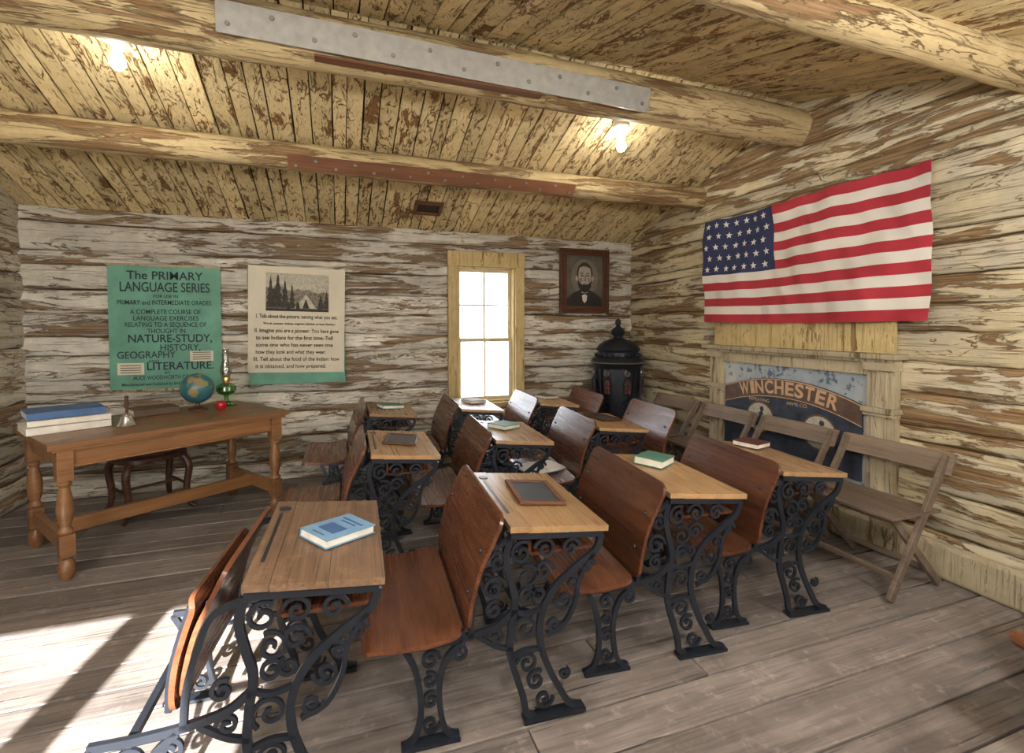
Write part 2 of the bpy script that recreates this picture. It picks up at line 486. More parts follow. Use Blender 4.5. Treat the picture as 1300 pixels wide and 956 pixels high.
mb=MB();mb.bar((-.1,-.10,-.125),(1.15,-.10,-.13),.06,.012,0,.2);mb.build('wood_patch',[M_rust],b2)

mb=MB();mb.box((XR-.035,(YF+YB)/2,.10),(.07,YB-YF-.02,.2),0,.3)
mb.build('baseboard_right',[M_mant],bevel=.02)
mb=MB();mb.box(((XL+XR)/2,YB-.03,.08),(XR-XL-.16,.06,.16),0,.7)
mb.build('baseboard_back',[M_back],bevel=.015)

# ---------------------------------------------------------------- windows
def window(name,W,loc,rot,double=False):
    a,b,c,d=W;e=empty(name,loc,rot)
    w=b-a;h=d-c;ca=.10
    mb=MB()
    mb.box((-w/2-ca/2,-.03,h/2+.07),(ca,.04,h+.16),0,.2);mb.box((w/2+ca/2,-.03,h/2+.07),(ca,.04,h+.16),0,.6)
    mb.box((0,-.033,h+.075),(w+2*ca+.01,.05,.15),0,.8)
    mb.box((0,-.04,-.03),(w+2*ca+.04,.08,.05),0,.4)
    mb.box((-w/2+.008,.07,h/2),(.016,.18,h),0,.5);mb.box((w/2-.008,.07,h/2),(.016,.18,h),0,.5)
    mb.box((0,.07,h-.008),(w,.18,.016),0,.5);mb.box((0,.07,.008),(w,.18,.016),0,.5)
    mb.build('casing',[M_trim],e,bevel=.004)
    mb=MB();xs=[(-w/2+.016,w/2-.016)]
    if double: xs=[(-w/2+.016,-.05),(.05,w/2-.016)];mb.box((0,.06,h/2),(.1,.1,h-.03))
    for(p,q) in xs:
        m=(p+q)/2
        for (z0,z1,yy) in((.016,h*.47,.05),(h*.45,h-.016,.085)):
            t=.035
            mb.box((p+t/2,yy,(z0+z1)/2),(t,.03,z1-z0));mb.box((q-t/2,yy,(z0+z1)/2),(t,.03,z1-z0))
            mb.box((m,yy,z0+t/2),(q-p-2*t,.03,t));mb.box((m,yy,z1-t/2),(q-p-2*t,.03,t))
            if not double:
                mb.box((m,yy,(z0+z1)/2),(.016,.022,z1-z0-2*t))
                if z0>.1: mb.box((m,yy,(z0+z1)/2),(q-p-2*t,.018,.016))
    mb.build('sash',[M_sash],e,bevel=.002)
    mb=MB()
    for(p,q) in xs: mb.add([(p+.03,.068,.04),(q-.03,.068,.04),(q-.03,.068,h-.04),(p+.03,.068,h-.04)],[(0,1,2,3)])
    mb.build('glass',[M_glass],e);return e
window('window_1',W1,((W1[0]+W1[1])/2,YB,W1[2]),(0,0,0))
window('window_2',W2,((W2[0]+W2[1])/2,YF,W2[2]),(0,0,math.pi),True)
window('added_fill_window',W3,(XR,(W3[0]+W3[1])/2,W3[2]),(0,0,-math.pi/2),True)  # unseen window added to brighten the room with sky light
e=empty('door_1',(1.35,YF,0))
mb=MB()
for i in range(5): mb.box((-.36+i*.18,-.08,1.0),(.175,.035,1.98),0,i*.21)
for z in(.4,1.6): mb.box((0,-.05,z),(.85,.025,.12),0,.9)
mb.build('leaf',[M_table],e,bevel=.003)
mb=MB();mb.box((-.49,.03,1.04),(.1,.04,2.08));mb.box((.49,.03,1.04),(.1,.04,2.08));mb.box((0,.03,2.06),(1.08,.05,.12))
mb.sphere((.36,-.03,1.0),.03,1);mb.build('casing',[M_trim,M_brass],e,bevel=.004)

mb=MB();mb.add([(-40,-40,-.3),(40,-40,-.3),(40,40,-.3),(-40,40,-.3)],[(0,1,2,3)]);mb.build('ground',[M_ground])

# ---------------------------------------------------------------- school desks
def curved_board(mb,prof,hw,th,mat=0,cr=.05,n=8,rnd=0):
    P=catmull([(p[0],0,p[1]) for p in prof],n);N=len(P)
    ln=[0]
    for i in range(1,N): ln.append(ln[-1]+(P[i]-P[i-1]).length)
    T=ln[-1];cols=12;vs=[];fs=[]
    for side in(-1,1):
        for i,p in enumerate(P):
            d=(P[min(i+1,N-1)]-P[max(i-1,0)]).normalized();nn=Vector((-d.z,0,d.x))
            e0=min(ln[i],T-ln[i]);w=hw
            if e0<cr: w=hw-cr+math.sqrt(max(0,cr*cr-(cr-e0)**2))
            for k in range(cols+1): vs.append(p+nn*(side*th/2)+Vector((0,-w+2*w*k/cols,0)))
    C=cols+1;o=N*C
    for i in range(N-1):
        for k in range(cols):
            a=i*C+k
            fs.append((a,a+1,a+C+1,a+C));fs.append((o+a,o+a+C,o+a+C+1,o+a+1))
        fs.append((i*C,(i+1)*C,o+(i+1)*C,o+i*C));fs.append((i*C+cols,o+i*C+cols,o+(i+1)*C+cols,(i+1)*C+cols))
    for k in range(cols):
        fs.append((k,o+k,o+k+1,k+1));b=(N-1)*C;fs.append((b+k,b+k+1,o+b+k+1,o+b+k))
    mb.add(vs,fs,mat,rnd)
HW=.335;TILT=math.atan(.09);ZT=.715;IY=.312
BACK=[(-.352,.385),(-.338,.49),(-.308,.60),(-.258,.705),(-.222,.780)]
SEAT=[(-.365,.392),(-.43,.375),(-.52,.368),(-.61,.373),(-.67,.378),(-.70,.364)]
HG=Vector((-.375,0,.385))
def cm(p): return [(q[0],q[2]) for q in catmull([(a,0,b) for a,b in p],6)]
def back_mesh(dz=0,hw=HW+.025):
    mb=MB();curved_board(mb,[(x-dz*.25,z-dz) for x,z in BACK],hw,.014,cr=.05)
    for yy in(-hw+.06,hw-.06):
        for z,x in((.51,-.341),(.65,-.294)): mb.sphere((x-dz*.25,yy,z-dz),.009,1,8)
    o=mb.build('t',[M_seat,M_iron],smooth=True);d=o.data;bpy.data.objects.remove(o);return d
ME_back=back_mesh()
def seat_mesh(hw,arms=True):
    mb=MB();curved_board(mb,[(a-HG.x,b-HG.z) for a,b in SEAT],hw,.016,cr=.035)
    for yy in(-IY,IY):
        yy=max(-hw+.03,min(hw-.03,yy))
        mb.ribbon(cm([(.02,-.012),(-.06,-.026),(-.15,-.030),(-.24,-.024),(-.29,-.019)]),.018,yy,.016,1)
    o=mb.build('t',[M_seat,M_iron],smooth=True);d=o.data;bpy.data.objects.remove(o);return d
ME_seat=seat_mesh(HW+.015)
def top_mesh(mat):
    mb=MB();Mx=Matrix.Translation((0,0,ZT))@Matrix.Rotation(TILT,4,'Y')
    for i,(a,b) in enumerate(((-.125,.03),(.031,.19))): mb.box(((a+b)/2,0,-.011),(b-a,2*HW,.022),0,i*.4,Mx)
    mb.box((-.160,0,-.009),(.069,2*HW,.022),0,.8,Mx)
    mb.box((-.165,0,.0024),(.012,.40,.001),1,0,Mx)
    mb.cyl((-.158,.25,.001),(-.158,.25,.005),.022,seg=16,mat=1,M=Mx)
    mb.box((.03,0,.60),(.26,.56,.012),2);mb.box((-.105,0,.64),(.012,.56,.08),2)
    o=mb.build('t',[mat,M_iron,M_seat]);d=o.data;bpy.data.objects.remove(o);return d
ME_topl=top_mesh(M_top);ME_topd=top_mesh(M_topd)
def spiral(cx,cz,r,a0,turns=1.6,dr=1,n=26):
    return [(cx+r*(1-.85*k/n)*math.cos(a0+dr*2*math.pi*turns*k/n),cz+r*(1-.85*k/n)*math.sin(a0+dr*2*math.pi*turns*k/n)) for k in range(n+1)]
def iron_mesh(desk=True,back=True):
    mb=MB()
    for y in(-IY,IY):
        T=.016
        def rb(p,w=.018,t=T): mb.ribbon(cm(p),w,y,t)
        def sp(cx,cz,r,a0=0,dr=1,w=.012,t=.011): mb.ribbon(spiral(cx,cz,r,a0,1.4,dr),w,y,t)
        if desk:
            rb([(-.19,.698),(-.05,.686),(.08,.674),(.17,.666)],.024,.034)
            rb([(.17,.66),(.145,.60),(.07,.55),(-.02,.48),(-.07,.39),(-.075,.29),(-.045,.19),(.0,.10),(.04,.035),(.09,.012)],.024)
            rb([(-.19,.69),(-.205,.62),(-.19,.54),(-.172,.46),(-.185,.36),(-.190,.26),(-.165,.17),(-.14,.09),(-.13,.035),(-.10,.012)],.024)
            rb([(-.18,.42),(-.13,.40),(-.07,.41)],.014)
            rb([(-.185,.25),(-.13,.265),(-.07,.26)],.014)
            for (cx,cz,r,a,d) in((-.145,.625,.045,1,1),(-.055,.63,.042,3,-1),(.045,.622,.038,0,1),(-.125,.535,.045,2,-1),(-.06,.55,.038,0,1),
                (-.125,.465,.036,0,1),(-.08,.47,.03,2,1),(-.13,.345,.052,4,-1),(-.125,.215,.042,3,-1),(-.09,.145,.038,1,1),(-.06,.07,.036,0,-1),
                (.02,.43,.038,3,1),(-.02,.345,.032,0,-1),(.11,.545,.030,0,1),(.055,.49,.028,2,-1),(.02,.15,.022,1,-1)):
                sp(cx,cz,r,a,d)
            rb([(.135,.59),(.08,.50),(.065,.42),(.02,.34),(-.05,.31)],.015)
            mb.box((-.02,y,.007),(.24,.048,.014))
            rb([(-.175,.42),(-.24,.375),(-.34,.355),(-.45,.348),(-.56,.350)],.022)
            rb([(-.185,.28),(-.24,.30),(-.31,.35)],.015)
            if back:
                rb([(-.19,.69),(-.235,.66),(-.28,.66)],.014)
                sp(-.25,.51,.045,0,1);sp(-.235,.605,.035,2,-1)
            sp(-.25,.435,.032,1,1);sp(-.24,.335,.03,3,-1)
        else:
            rb([(-.33,.355),(-.45,.348),(-.56,.350)],.020)
        if back: rb([(-.335,.35),(-.325,.48),(-.292,.60),(-.25,.69),(-.228,.735)],.018)
        else: rb([(-.345,.35),(-.335,.46),(-.305,.57),(-.27,.65),(-.20,.68)],.018)
        rb([(-.56,.345),(-.53,.28),(-.512,.20),(-.51,.10),(-.53,.035),(-.57,.012)],.020)
        rb([(-.36,.345),(-.42,.29),(-.445,.20),(-.44,.10),(-.42,.035),(-.38,.012)],.020)
        sp(-.475,.295,.034,0,1);sp(-.478,.225,.028,2,-1);sp(-.475,.155,.028,1,1);sp(-.475,.07,.032,0,-1);sp(-.375,.30,.03,2,-1)
        mb.box((-.475,y,.007),(.20,.044,.014))
    mb.bar((-.475,-IY,.33),(-.475,IY,.33),.02,.02,up=(0,0,1))
    o=mb.build('t',[M_iron],smooth=True,angle=30);d=o.data;bpy.data.objects.remove(o);return d
ME_iron=iron_mesh(True);ME_iron2=iron_mesh(False);ME_iron3=iron_mesh(True,False)
ME_back3=back_mesh(.05,.275);ME_seat3=seat_mesh(.27)
def desk(x,y,rot,dark=False,full=True,fold=0):
    e=empty('school_desk' if full else 'school_seat',(x,y,0),(0,0,R(rot)))
    if fold:
        mkobj('seat_back',ME_back3,e,loc=(-.005,.055,0),rot=(0,0,R(-4)))
        mkobj('seat',ME_seat3,e,loc=HG+Vector((-.012,.055,-.05)),rot=(0,R(fold),R(-4)))
        mkobj('cast_iron_frame',ME_iron3,e)
    else:
        mkobj('seat_back',ME_back,e);mkobj('seat',ME_seat,e,loc=HG)
        mkobj('cast_iron_frame',ME_iron if full else ME_iron2,e)
    if full: mkobj('desktop',ME_topd if dark else ME_topl,e,bevel=.003)
    return e
DK={}
for k,a in {'D1':(-.055,1.82,-2,True,True,103),'D2':(.775,1.935,-3),'D3':(1.54,2.03,-5),'D4':(2.26,2.10,-6),
    'E1':(.36,3.10,-1),'E2':(1.12,3.19,-3),'E3':(1.92,3.30,-5),
    'F1':(.42,4.40,0),'F2':(1.18,4.37,-2),'F3':(1.93,4.41,-3)}.items(): DK[k]=(desk(*a),a)
desk(2.71,3.46,-5,full=False);desk(2.60,4.40,-3,full=False)
desk(2.83,.60,-4)
bpy.context.view_layer.update()
def on_desk(o,k,lx,ly,rz):
    e=DK[k][0]
    Mx=e.matrix_world@Matrix.Translation((0,0,ZT))@Matrix.Rotation(TILT,4,'Y')@Matrix.Translation((lx,ly,.004))@Matrix.Rotation(R(rz),4,'Z')
    o.matrix_world=Mx
def book(name,w,d,h,mat,page=M_paper,label=None):
    e=empty(name);mb=MB()
    mb.box((0,0,.002),(w,d,.004),0);mb.box((0,0,h-.002),(w,d,.004),0);mb.box((-w/2+.002,0,h/2),(.004,d,h),0)
    mb.build('cover',[mat],e,bevel=.0012)
    mb=MB();mb.box((-.001,0,h/2),(w-.008,d-.008,h-.008));mb.build('pages',[page],e)
    if label:
        mb=MB();z=h+.0006
        mb.box((0,d*.30,z),(w*.7,d*.05,.0008));mb.box((0,d*.20,z),(w*.5,d*.04,.0008));mb.box((.0,-.12*d,z),(w*.55,d*.30,.0008));mb.box((0,-.40*d,z),(w*.4,d*.03,.0008))
        mb.build('cover_print',[label],e)
    return e
def slate(name,w,d,fm):
    e=empty(name);mb=MB();t=.022
    mb.box((-w/2+t/2,0,.007),(t,d,.014));mb.box((w/2-t/2,0,.007),(t,d,.014))
    mb.box((0,-d/2+t/2,.007),(w-2*t,t,.014));mb.box((0,d/2-t/2,.007),(w-2*t,t,.014))
    mb.build('wood_frame',[fm],e,bevel=.003)
    mb=MB();mb.box((0,0,.005),(w-2*t,d-2*t,.006));mb.build('slate_panel',[M_slate],e);return e
on_desk(book('book',.15,.20,.03,M_ltblue,label=M_blue),'D1',.045,-.02,-52)
on_desk(slate('writing_slate',.20,.30,M_rust),'D2',.015,.02,-4)
on_desk(book('book',.15,.20,.04,M_teal),'D3',.01,.14,-50)
on_desk(book('book',.15,.21,.03,M_maroon),'D4',.08,.22,-60)
on_desk(slate('writing_slate',.20,.28,M_chair),'E1',.0,.04,-10)
on_desk(book('book',.15,.20,.03,M_teal),'E2',-.03,.08,-50)
on_desk(slate('writing_slate',.20,.28,M_chair),'E3',.0,.08,20)
on_desk(book('book',.14,.2,.03,M_teal),'F1',.0,.0,-70)
on_desk(book('book',.14,.2,.03,M_brownbk),'F2',.0,.05,-60)
on_desk(book('book',.15,.2,.03,M_brownbk),'F3',.0,.05,-60)
e=empty('open_book',(1.40,3.30,.394),(0,0,R(10)));mb=MB()
for s in(-1,1):
    P=catmull([(0,0,.018),(s*.05,0,.026),(s*.11,0,.018),(s*.16,0,.006)],5);vs=[];fs=[]
    for p in P: vs+=[(p.x,-.11,p.z),(p.x,.11,p.z),(p.x,-.11,0),(p.x,.11,0)]
    for i in range(len(P)-1):
        a=i*4;fs+=[(a,a+1,a+5,a+4),(a+2,a+6,a+7,a+3),(a,a+4,a+6,a+2),(a+1,a+3,a+7,a+5)]
    mb.add(vs,fs)
mb.build('pages',[M_paper],e,smooth=True);mb=MB();mb.box((0,0,-.003),(.34,.235,.005));mb.build('cover',[M_blue],e)

# ---------------------------------------------------------------- folding chairs
def folding_chair(x,y,rot=0):
    e=empty('wooden_folding_chair',(x,y,0),(0,0,R(rot)));mb=MB()
    for s in(-1,1):
        mb.bar((-.23,s*.275,.012),(.20,s*.275,.735),.024,.045,0,.2)
        mb.bar((.22,s*.24,.012),(-.17,s*.24,.43),.024,.042,0,.5)
    mb.bar((.14,-.24,.10),(.14,.24,.10),.03,.02,0,.3,up=(0,0,1))
    mb.bar((-.165,-.275,.12),(-.165,.275,.12),.03,.02,0,.3,up=(0,0,1))
    for i in range(5): mb.box((-.21+i*.077,0,.445),(.075,.585,.018),0,.1*i)
    mb.box((-.19,0,.425),(.03,.5,.025),0,.6);mb.box((.08,0,.425),(.03,.5,.025),0,.6)
    vs=[];fs=[];n=12
    for i in range(n+1):
        t=-1+2*i/n;yy=t*.312;xo=.175+.02*(1-t*t)
        for (a,b) in((0,.64),(.022,.64),(.05+.022,.745),(.05,.745)): vs.append((xo+a-.02,yy,b))
    for i in range(n):
        for k in range(4): fs.append((i*4+k,i*4+(k+1)%4,(i+1)*4+(k+1)%4,(i+1)*4+k))
    fs.append((0,1,2,3));fs.append(tuple(n*4+k for k in(3,2,1,0)));mb.add(vs,fs,0,.7)
    mb.build('wooden_frame',[M_fold],e,bevel=.004)
for y in(1.98,2.64,3.30,3.96): folding_chair(2.91,y,0)

# ---------------------------------------------------------------- teacher table
TH=.79
te=empty('teacher_desk',(-1.17,4.06,0),(0,0,R(35)))
mb=MB()
mb.box((0,0,TH-.016),(1.38,.84,.032),0,.3);mb.box((0,0,TH-.04),(1.34,.80,.018),0,.5)
for s in(-1,1):
    mb.box((0,s*.345,TH-.10),(1.22,.025,.11),0,.6);mb.box((s*.61,0,TH-.10),(.025,.69,.11),0,.2)
    mb.box((0,s*.362,TH-.145),(1.22,.012,.012),0,.4)
    mb.box((s*.61,0,.20),(.035,.66,.09),0,.7)
    for q in(-1,1):
        x,y=s*.61,q*.345
        mb.box((x,y,TH-.125),(.075,.075,.19),0,.3);mb.box((x,y,.20),(.072,.072,.13),0,.1)
        mb.lathe([(.030,.13),(.024,.12),(.036,.10),(.042,.07),(.038,.03),(.026,.012),(.022,0)][::-1],(x,y,0),20,0,.2)
        mb.lathe([(.032,.265),(.038,.28),(.026,.30),(.024,.31),(.034,.34),(.040,.40),(.036,.46),(.027,.51),(.024,.53),(.036,.55),(.026,.565),(.034,.575)],(x,y,0),20,0,.4)
mb.box((0,0,.20),(1.2,.04,.085),0,.5)
mb.build('oak_table',[M_table],te,smooth=True,bevel=.003,angle=30)
bpy.context.view_layer.update()
def on_table(o,a,p,rz=0,z=0):
    v=te.matrix_world@Vector((a,p,TH+z+.001));o.location=v;o.rotation_euler=(0,0,R(35+rz))
on_table(book('large_book',.30,.40,.045,M_paper),-.50,.12,88)
on_table(book('large_book',.30,.39,.035,M_paper),-.48,.13,82,.047)
on_table(book('large_blue_book',.28,.37,.045,M_blue),-.50,.14,86,.084)
on_table(book('brown_book',.20,.28,.05,M_brownbk),.02,.26,88)
e=empty('hand_bell');mb=MB()
mb.lathe([(.050,0),(.052,.006),(.044,.02),(.036,.045),(.031,.065),(.022,.08),(.008,.086),(.001,.088)],seg=28,mat=0)
mb.lathe([(.006,.085),(.010,.095),(.007,.105),(.012,.125),(.014,.15),(.010,.175),(.013,.188),(.004,.198)],seg=16,mat=1)
mb.build('bell_and_handle',[M_silver,M_chair],e,smooth=True);on_table(e,-.25,-.13)
e=empty('globe');mb=MB();mb.sphere((0,0,.165),.115,0,32);mb.build('map_sphere',[M_globe],e,smooth=True)
mb=MB();mb.lathe([(.07,0),(.07,.01),(.05,.018),(.018,.03),(.012,.05)],seg=24)
mb.tube([(.121*math.sin(R(a)),0,.165-.121*math.cos(R(a))) for a in range(-20,205,9)],.004,8,1)
mb.build('stand',[M_chair,M_brass],e,smooth=True);on_table(e,.29,.18,40)
e=empty('apple');mb=MB();mb.lathe([(.004,.010),(.018,.001),(.032,.014),(.038,.036),(.034,.056),(.020,.068),(.006,.062),(.001,.058)],seg=24)
mb.tube([(0,0,.058),(.004,0,.08)],.0018,6,1);mb.build('fruit',[M_apple,M_chair],e,smooth=True);on_table(e,.39,.02)
e=empty('oil_lamp');mb=MB()
mb.lathe([(.072,0),(.074,.008),(.055,.02),(.020,.04),(.016,.07),(.022,.085),(.055,.10),(.074,.125),(.072,.155),(.042,.178),(.02,.185)],seg=28)
mb.build('glass_font',[M_grglass],e,smooth=True)
mb=MB();mb.lathe([(.021,.183),(.026,.195),(.024,.21),(.034,.215),(.032,.23),(.02,.235)],seg=24);mb.tube([(.02,0,.205),(.045,0,.205)],.004,8)
mb.cyl((.045,0,.205),(.05,0,.205),.011);mb.build('burner',[M_brass],e,smooth=True)
mb=MB();mb.lathe([(.028,.23),(.044,.275),(.040,.31),(.026,.36),(.023,.45),(.026,.46),(.0245,.46),(.0215,.45),(.0245,.36),(.0385,.31),(.0425,.275),(.0265,.23)],seg=24)
mb.build('chimney',[M_chim],e,smooth=True);on_table(e,.51,.20)

ce=empty('wooden_armchair',(-1.40,4.50,0),(0,0,R(35)));mb=MB()
n=32;vs=[];fs=[]
for z in(.425,.455):
    for k in range(n):
        a=2*math.pi*k/n;c,s_=math.cos(a),math.sin(a)
        vs.append((.235*abs(c)**.7*(1 if c>0 else -1),.22*abs(s_)**.7*(1 if s_>0 else -1),z))
for k in range(n): fs.append((k,(k+1)%n,n+(k+1)%n,n+k))
fs.append(tuple(reversed(range(n))));fs.append(tuple(n+k for k in range(n)));mb.add(vs,fs,0,.3)
mb.lathe([(.20,.452),(.19,.47),(.12,.478),(.001,.48)],seg=28,mat=1)
for sx in(-1,1):
    for sy in(-1,1):
        P=catmull([(sx*.17,sy*.15,.43),(sx*.205,sy*.185,.34),(sx*.19,sy*.175,.18),(sx*.20,sy*.19,.06),(sx*.235,sy*.22,.014)],5)
        nn=len(P);mb.tube(P,[.030-.014*i/nn for i in range(nn)],10,0,.2)
for sx in(-1,1): mb.tube([(sx*.19,-.17,.2),(sx*.19,.17,.2)],.011,8)
mb.tube([(-.19,0,.2),(.19,0,.2)],.011,8)
arc=[(.26*math.cos(R(a)),-.02+.24*math.sin(R(a)),.66+(.05*math.sin(R(a)) if a>0 else 0)) for a in range(-15,196,10)]
mb.tube(arc,[.016+.01*math.sin(math.pi*i/(len(arc)-1)) for i in range(len(arc))],10,0,.5)
for a in range(-5,186,19):
    c,s_=math.cos(R(a)),math.sin(R(a));mb.tube([(.20*c,-.02+.20*s_,.45),(.225*c,-.02+.225*s_,.56),(.26*c,-.02+.24*s_,.66+.05*max(0,s_))],[.008,.012,.008],8)
mb.build('chair_body',[M_chair,M_maroon],ce,smooth=True)

# ---------------------------------------------------------------- stove
se=empty('parlor_stove',(2.86,4.64,0),(0,0,R(-10)));mb=MB()
for a in(45,135,225,315):
    c,s_=math.cos(R(a)),math.sin(R(a))
    P=catmull([(.17*c,.17*s_,.20),(.23*c,.23*s_,.15),(.22*c,.22*s_,.07),(.27*c,.27*s_,.012)],5)
    mb.tube(P,[.028-.001*i for i in range(len(P))],8,0)
mb.lathe([(.10,.16),(.22,.17),(.25,.20),(.245,.24),(.21,.27),(.20,.30),(.235,.33),(.24,.35),(.215,.37),(.205,.42)],seg=40,mat=0)
mb.lathe([(.205,.42),(.22,.60),(.24,.80),(.245,.98)],seg=40,mat=0,rmod=lambda a,z:1+.025*math.cos(8*a))
mb.lathe([(.245,.345),(.255,.355),(.245,.368)],seg=40,mat=1)
mb.lathe([(.24,.97),(.25,1.0),(.285,1.03),(.292,1.05),(.27,1.08),(.225,1.11),(.215,1.15),(.235,1.18),(.21,1.22),(.16,1.26),(.10,1.285),(.055,1.30),(.045,1.32),(.07,1.34),(.08,1.37),(.06,1.40),(.03,1.42),(.02,1.44),(.034,1.46),(.03,1.485),(.008,1.51),(.001,1.515)],seg=40,mat=0)
mb.lathe([(.290,1.035),(.298,1.043),(.290,1.052)],seg=40,mat=1)
for k in range(20):
    a=2*math.pi*k/20;mb.sphere((.235*math.cos(a),.235*math.sin(a),1.12),.020,0,8)
for k in range(8):
    a=2*math.pi*(k+.5)/8;c,s_=math.cos(a),math.sin(a)
    mb.bar((.215*c,.215*s_,.42),(.25*c,.25*s_,.98),.026,.026,0,up=(-s_,c,0))
    a=2*math.pi*k/8;Mx=Matrix.Rotation(a,4,'Z')@Matrix.Translation((.206,0,0))@Matrix.Rotation(math.pi/2,4,'Z')
    Mx=Mx@Matrix.Rotation(math.atan(.07),4,'X')
    arch=[(-.038,.72),(.038,.72),(.038,.84)]+[(.038*math.cos(R(t)),.84+.038*math.sin(R(t))) for t in range(20,180,20)]+[(-.038,.84)]
    o_=.006
    mb.add([(p[0],-o_-.003,p[1]) for p in arch],[tuple(range(len(arch)))],2,0,Mx)
    mb.tube([(p[0],-.010,p[1]) for p in arch+[arch[0]]],.007,6,0,M=Mx)
    mb.tube([(0,-.011,.72),(0,-.011,.875)],.004,6,0,M=Mx)
    for zz in(.765,.81): mb.tube([(-.038,-.011,zz),(.038,-.011,zz)],.004,6,0,M=Mx)
    for (zz,a0,rr_) in((.48,0,.045),(.60,1,.05),(.94,2,.035)):
        mb.tube([(p[0],-.004,p[1]) for p in spiral(0,zz,rr_,a0)],.008,6,1 if zz>.9 else 0,M=Mx)
mb.build('stove_body',[M_iron,M_nickel,M_mica],se,smooth=True)

# ---------------------------------------------------------------- text helper
def text(body,size,x,z,off,parent,mat,width=None,name='lettering',rot=0,align='CENTER',bold=.0):
    cu=bpy.data.curves.new(name,'FONT');cu.body=body;cu.size=size;cu.align_x=align;cu.align_y='CENTER';cu.extrude=.0004;cu.offset=bold
    cu.materials.append(mat)
    o=bpy.data.objects.new(name,cu);col.objects.link(o);o.parent=parent
    o.location=(x,-off,z);o.rotation_euler=(R(90),0,0)
    if rot: o.rotation_euler=(Matrix.Rotation(-rot,3,'Y')@Matrix.Rotation(R(90),3,'X')).to_euler()
    if width:
        bpy.context.view_layer.update();w=o.dimensions.x
        if w>0: o.scale.x=width/w
    return o

pe=empty('educational_poster',(-1.405,YB-.040,1.42),(0,0,0))
def sheet(name,w,h,mats,parent,seed,th=.002,loc=(0,0,0),flare=0,rotz=0):
    mb=MB();nx,nz=16,16;vs=[];fs=[]
    for j in range(nz+1):
        for i in range(nx+1):
            u=-.5+i/nx;v=-.5+j/nz
            vs.append((u*w,-.0015*noise.noise(Vector((u*3,v*3,seed)))-flare*max(0,(-v))**2,v*h))
    for j in range(nz):
        for i in range(nx):
            a=j*(nx+1)+i;fs.append((a,a+1,a+nx+2,a+nx+1))
    mb.add(vs,fs);return mb.build(name,mats,parent,loc,(0,rotz,0),smooth=True,recalc=False)
sheet('sheet',.83,1.07,[M_green],pe,1)
mb=MB();mb.box((0,-.002,.535),(.85,.014,.02));mb.box((0,-.002,-.535),(.85,.014,.02));mb.build('hanging_rods',[M_mant],pe)
for (b_,s,x,z,w) in(('The PRIMARY',.10,.0,.445,.56),('LANGUAGE SERIES',.115,0,.345,.66),('FOR USE IN',.035,0,.27,.18),('PRIMARY and INTERMEDIATE GRADES.',.055,0,.215,.70),
    ('A COMPLETE COURSE OF',.055,0,.135,.52),('LANGUAGE EXERCISES',.055,0,.08,.48),('RELATING TO A SEQUENCE OF',.055,0,.025,.60),('THOUGHT IN',.055,0,-.03,.28),
    ('NATURE-STUDY,',.095,.03,-.095,.62),('HISTORY,',.08,.10,-.175,.30),('GEOGRAPHY',.085,-.15,-.235,.42),('AND',.035,-.10,-.29,.08),('LITERATURE.',.095,.10,-.335,.50),
    ('BY',.03,0,-.39,.04),('ALICE WOODWORTH COOLEY.',.048,0,-.43,.50),('Manufactured and Published by BAILEY & BUCHANAN',.035,0,-.485,.66)):
    text(b_,s,x,z,.006,pe,M_navy,w,bold=.0012 if s>.09 else .0003)
mb=MB()
for (a,b,c,d) in((-.36,-.40,-.17,-.30),(.17,-.295,.35,-.205)): mb.flat(rect(a,b,c,d),.0045,0)
for k in range(4): mb.flat(rect(-.34,-.385+k*.02,-.19,-.379+k*.02),.0055,1);mb.flat(rect(.19,-.28+k*.02,.33,-.274+k*.02),.0055,1)
mb.build('paper_labels',[M_cream,M_ink],pe)

pe2=empty('picture_lesson_poster',(-.36,YB-.040,1.45))
sheet('green_sheet',.83,1.08,[M_green],pe2,2,loc=(.0,0,-.015))
we=mkobj('white_sheet_group',None,pe2,(0,-.008,.04),(0,R(1.2),0))
sheet('white_sheet',.83,.98,[M_cream],we,3)
mb=MB();X0,X1,Z0,Z1=-.27,.27,.08,.43
mb.flat(rect(X0,Z0,X1,Z1),.004,0)
hill=[(X0,Z0),(X1,Z0)]+[(X1-(X1-X0)*t/12,.26+.06*noise.noise(Vector((t*.6,3,1)))+.04*(t/12)) for t in range(13)]
mb.flat(hill,.005,1)
rr=random.Random(4)
for (x,h,w) in((-.23,.30,.10),(-.17,.34,.11),(-.11,.28,.09),(-.20,.2,.12),(-.05,.24,.07),(.2,.14,.08),(.25,.18,.07)):
    pts=[];n=9
    for i in range(n): pts.append((x-w/2*(1-i/n)*(1 if i%2 else .6),Z0+.03+h*i/n))
    pts.append((x,Z0+.03+h))
    for i in reversed(range(n)): pts.append((x+w/2*(1-i/n)*(1 if i%2 else .6),Z0+.03+h*i/n))
    pts=[(max(X0,min(X1,p[0])),min(Z1,p[1])) for p in pts];mb.flat(pts,.0058+x*.0005,2)
mb.flat([(-.03,.11),(.16,.11),(.07,.24)],.0065,0);mb.flat([(.04,.11),(.10,.11),(.07,.20)],.007,2)
for x in(-.08,.19,.0): mb.flat([(x-.018,.10),(x+.018,.10),(x+.012,.15),(x,.175),(x-.012,.15)],.0075,2)
mb.flat(rect(X0,Z0,X1,Z0+.025),.007,2)
mb.build('engraving',[M_grey1,M_grey2,M_grey3],we)
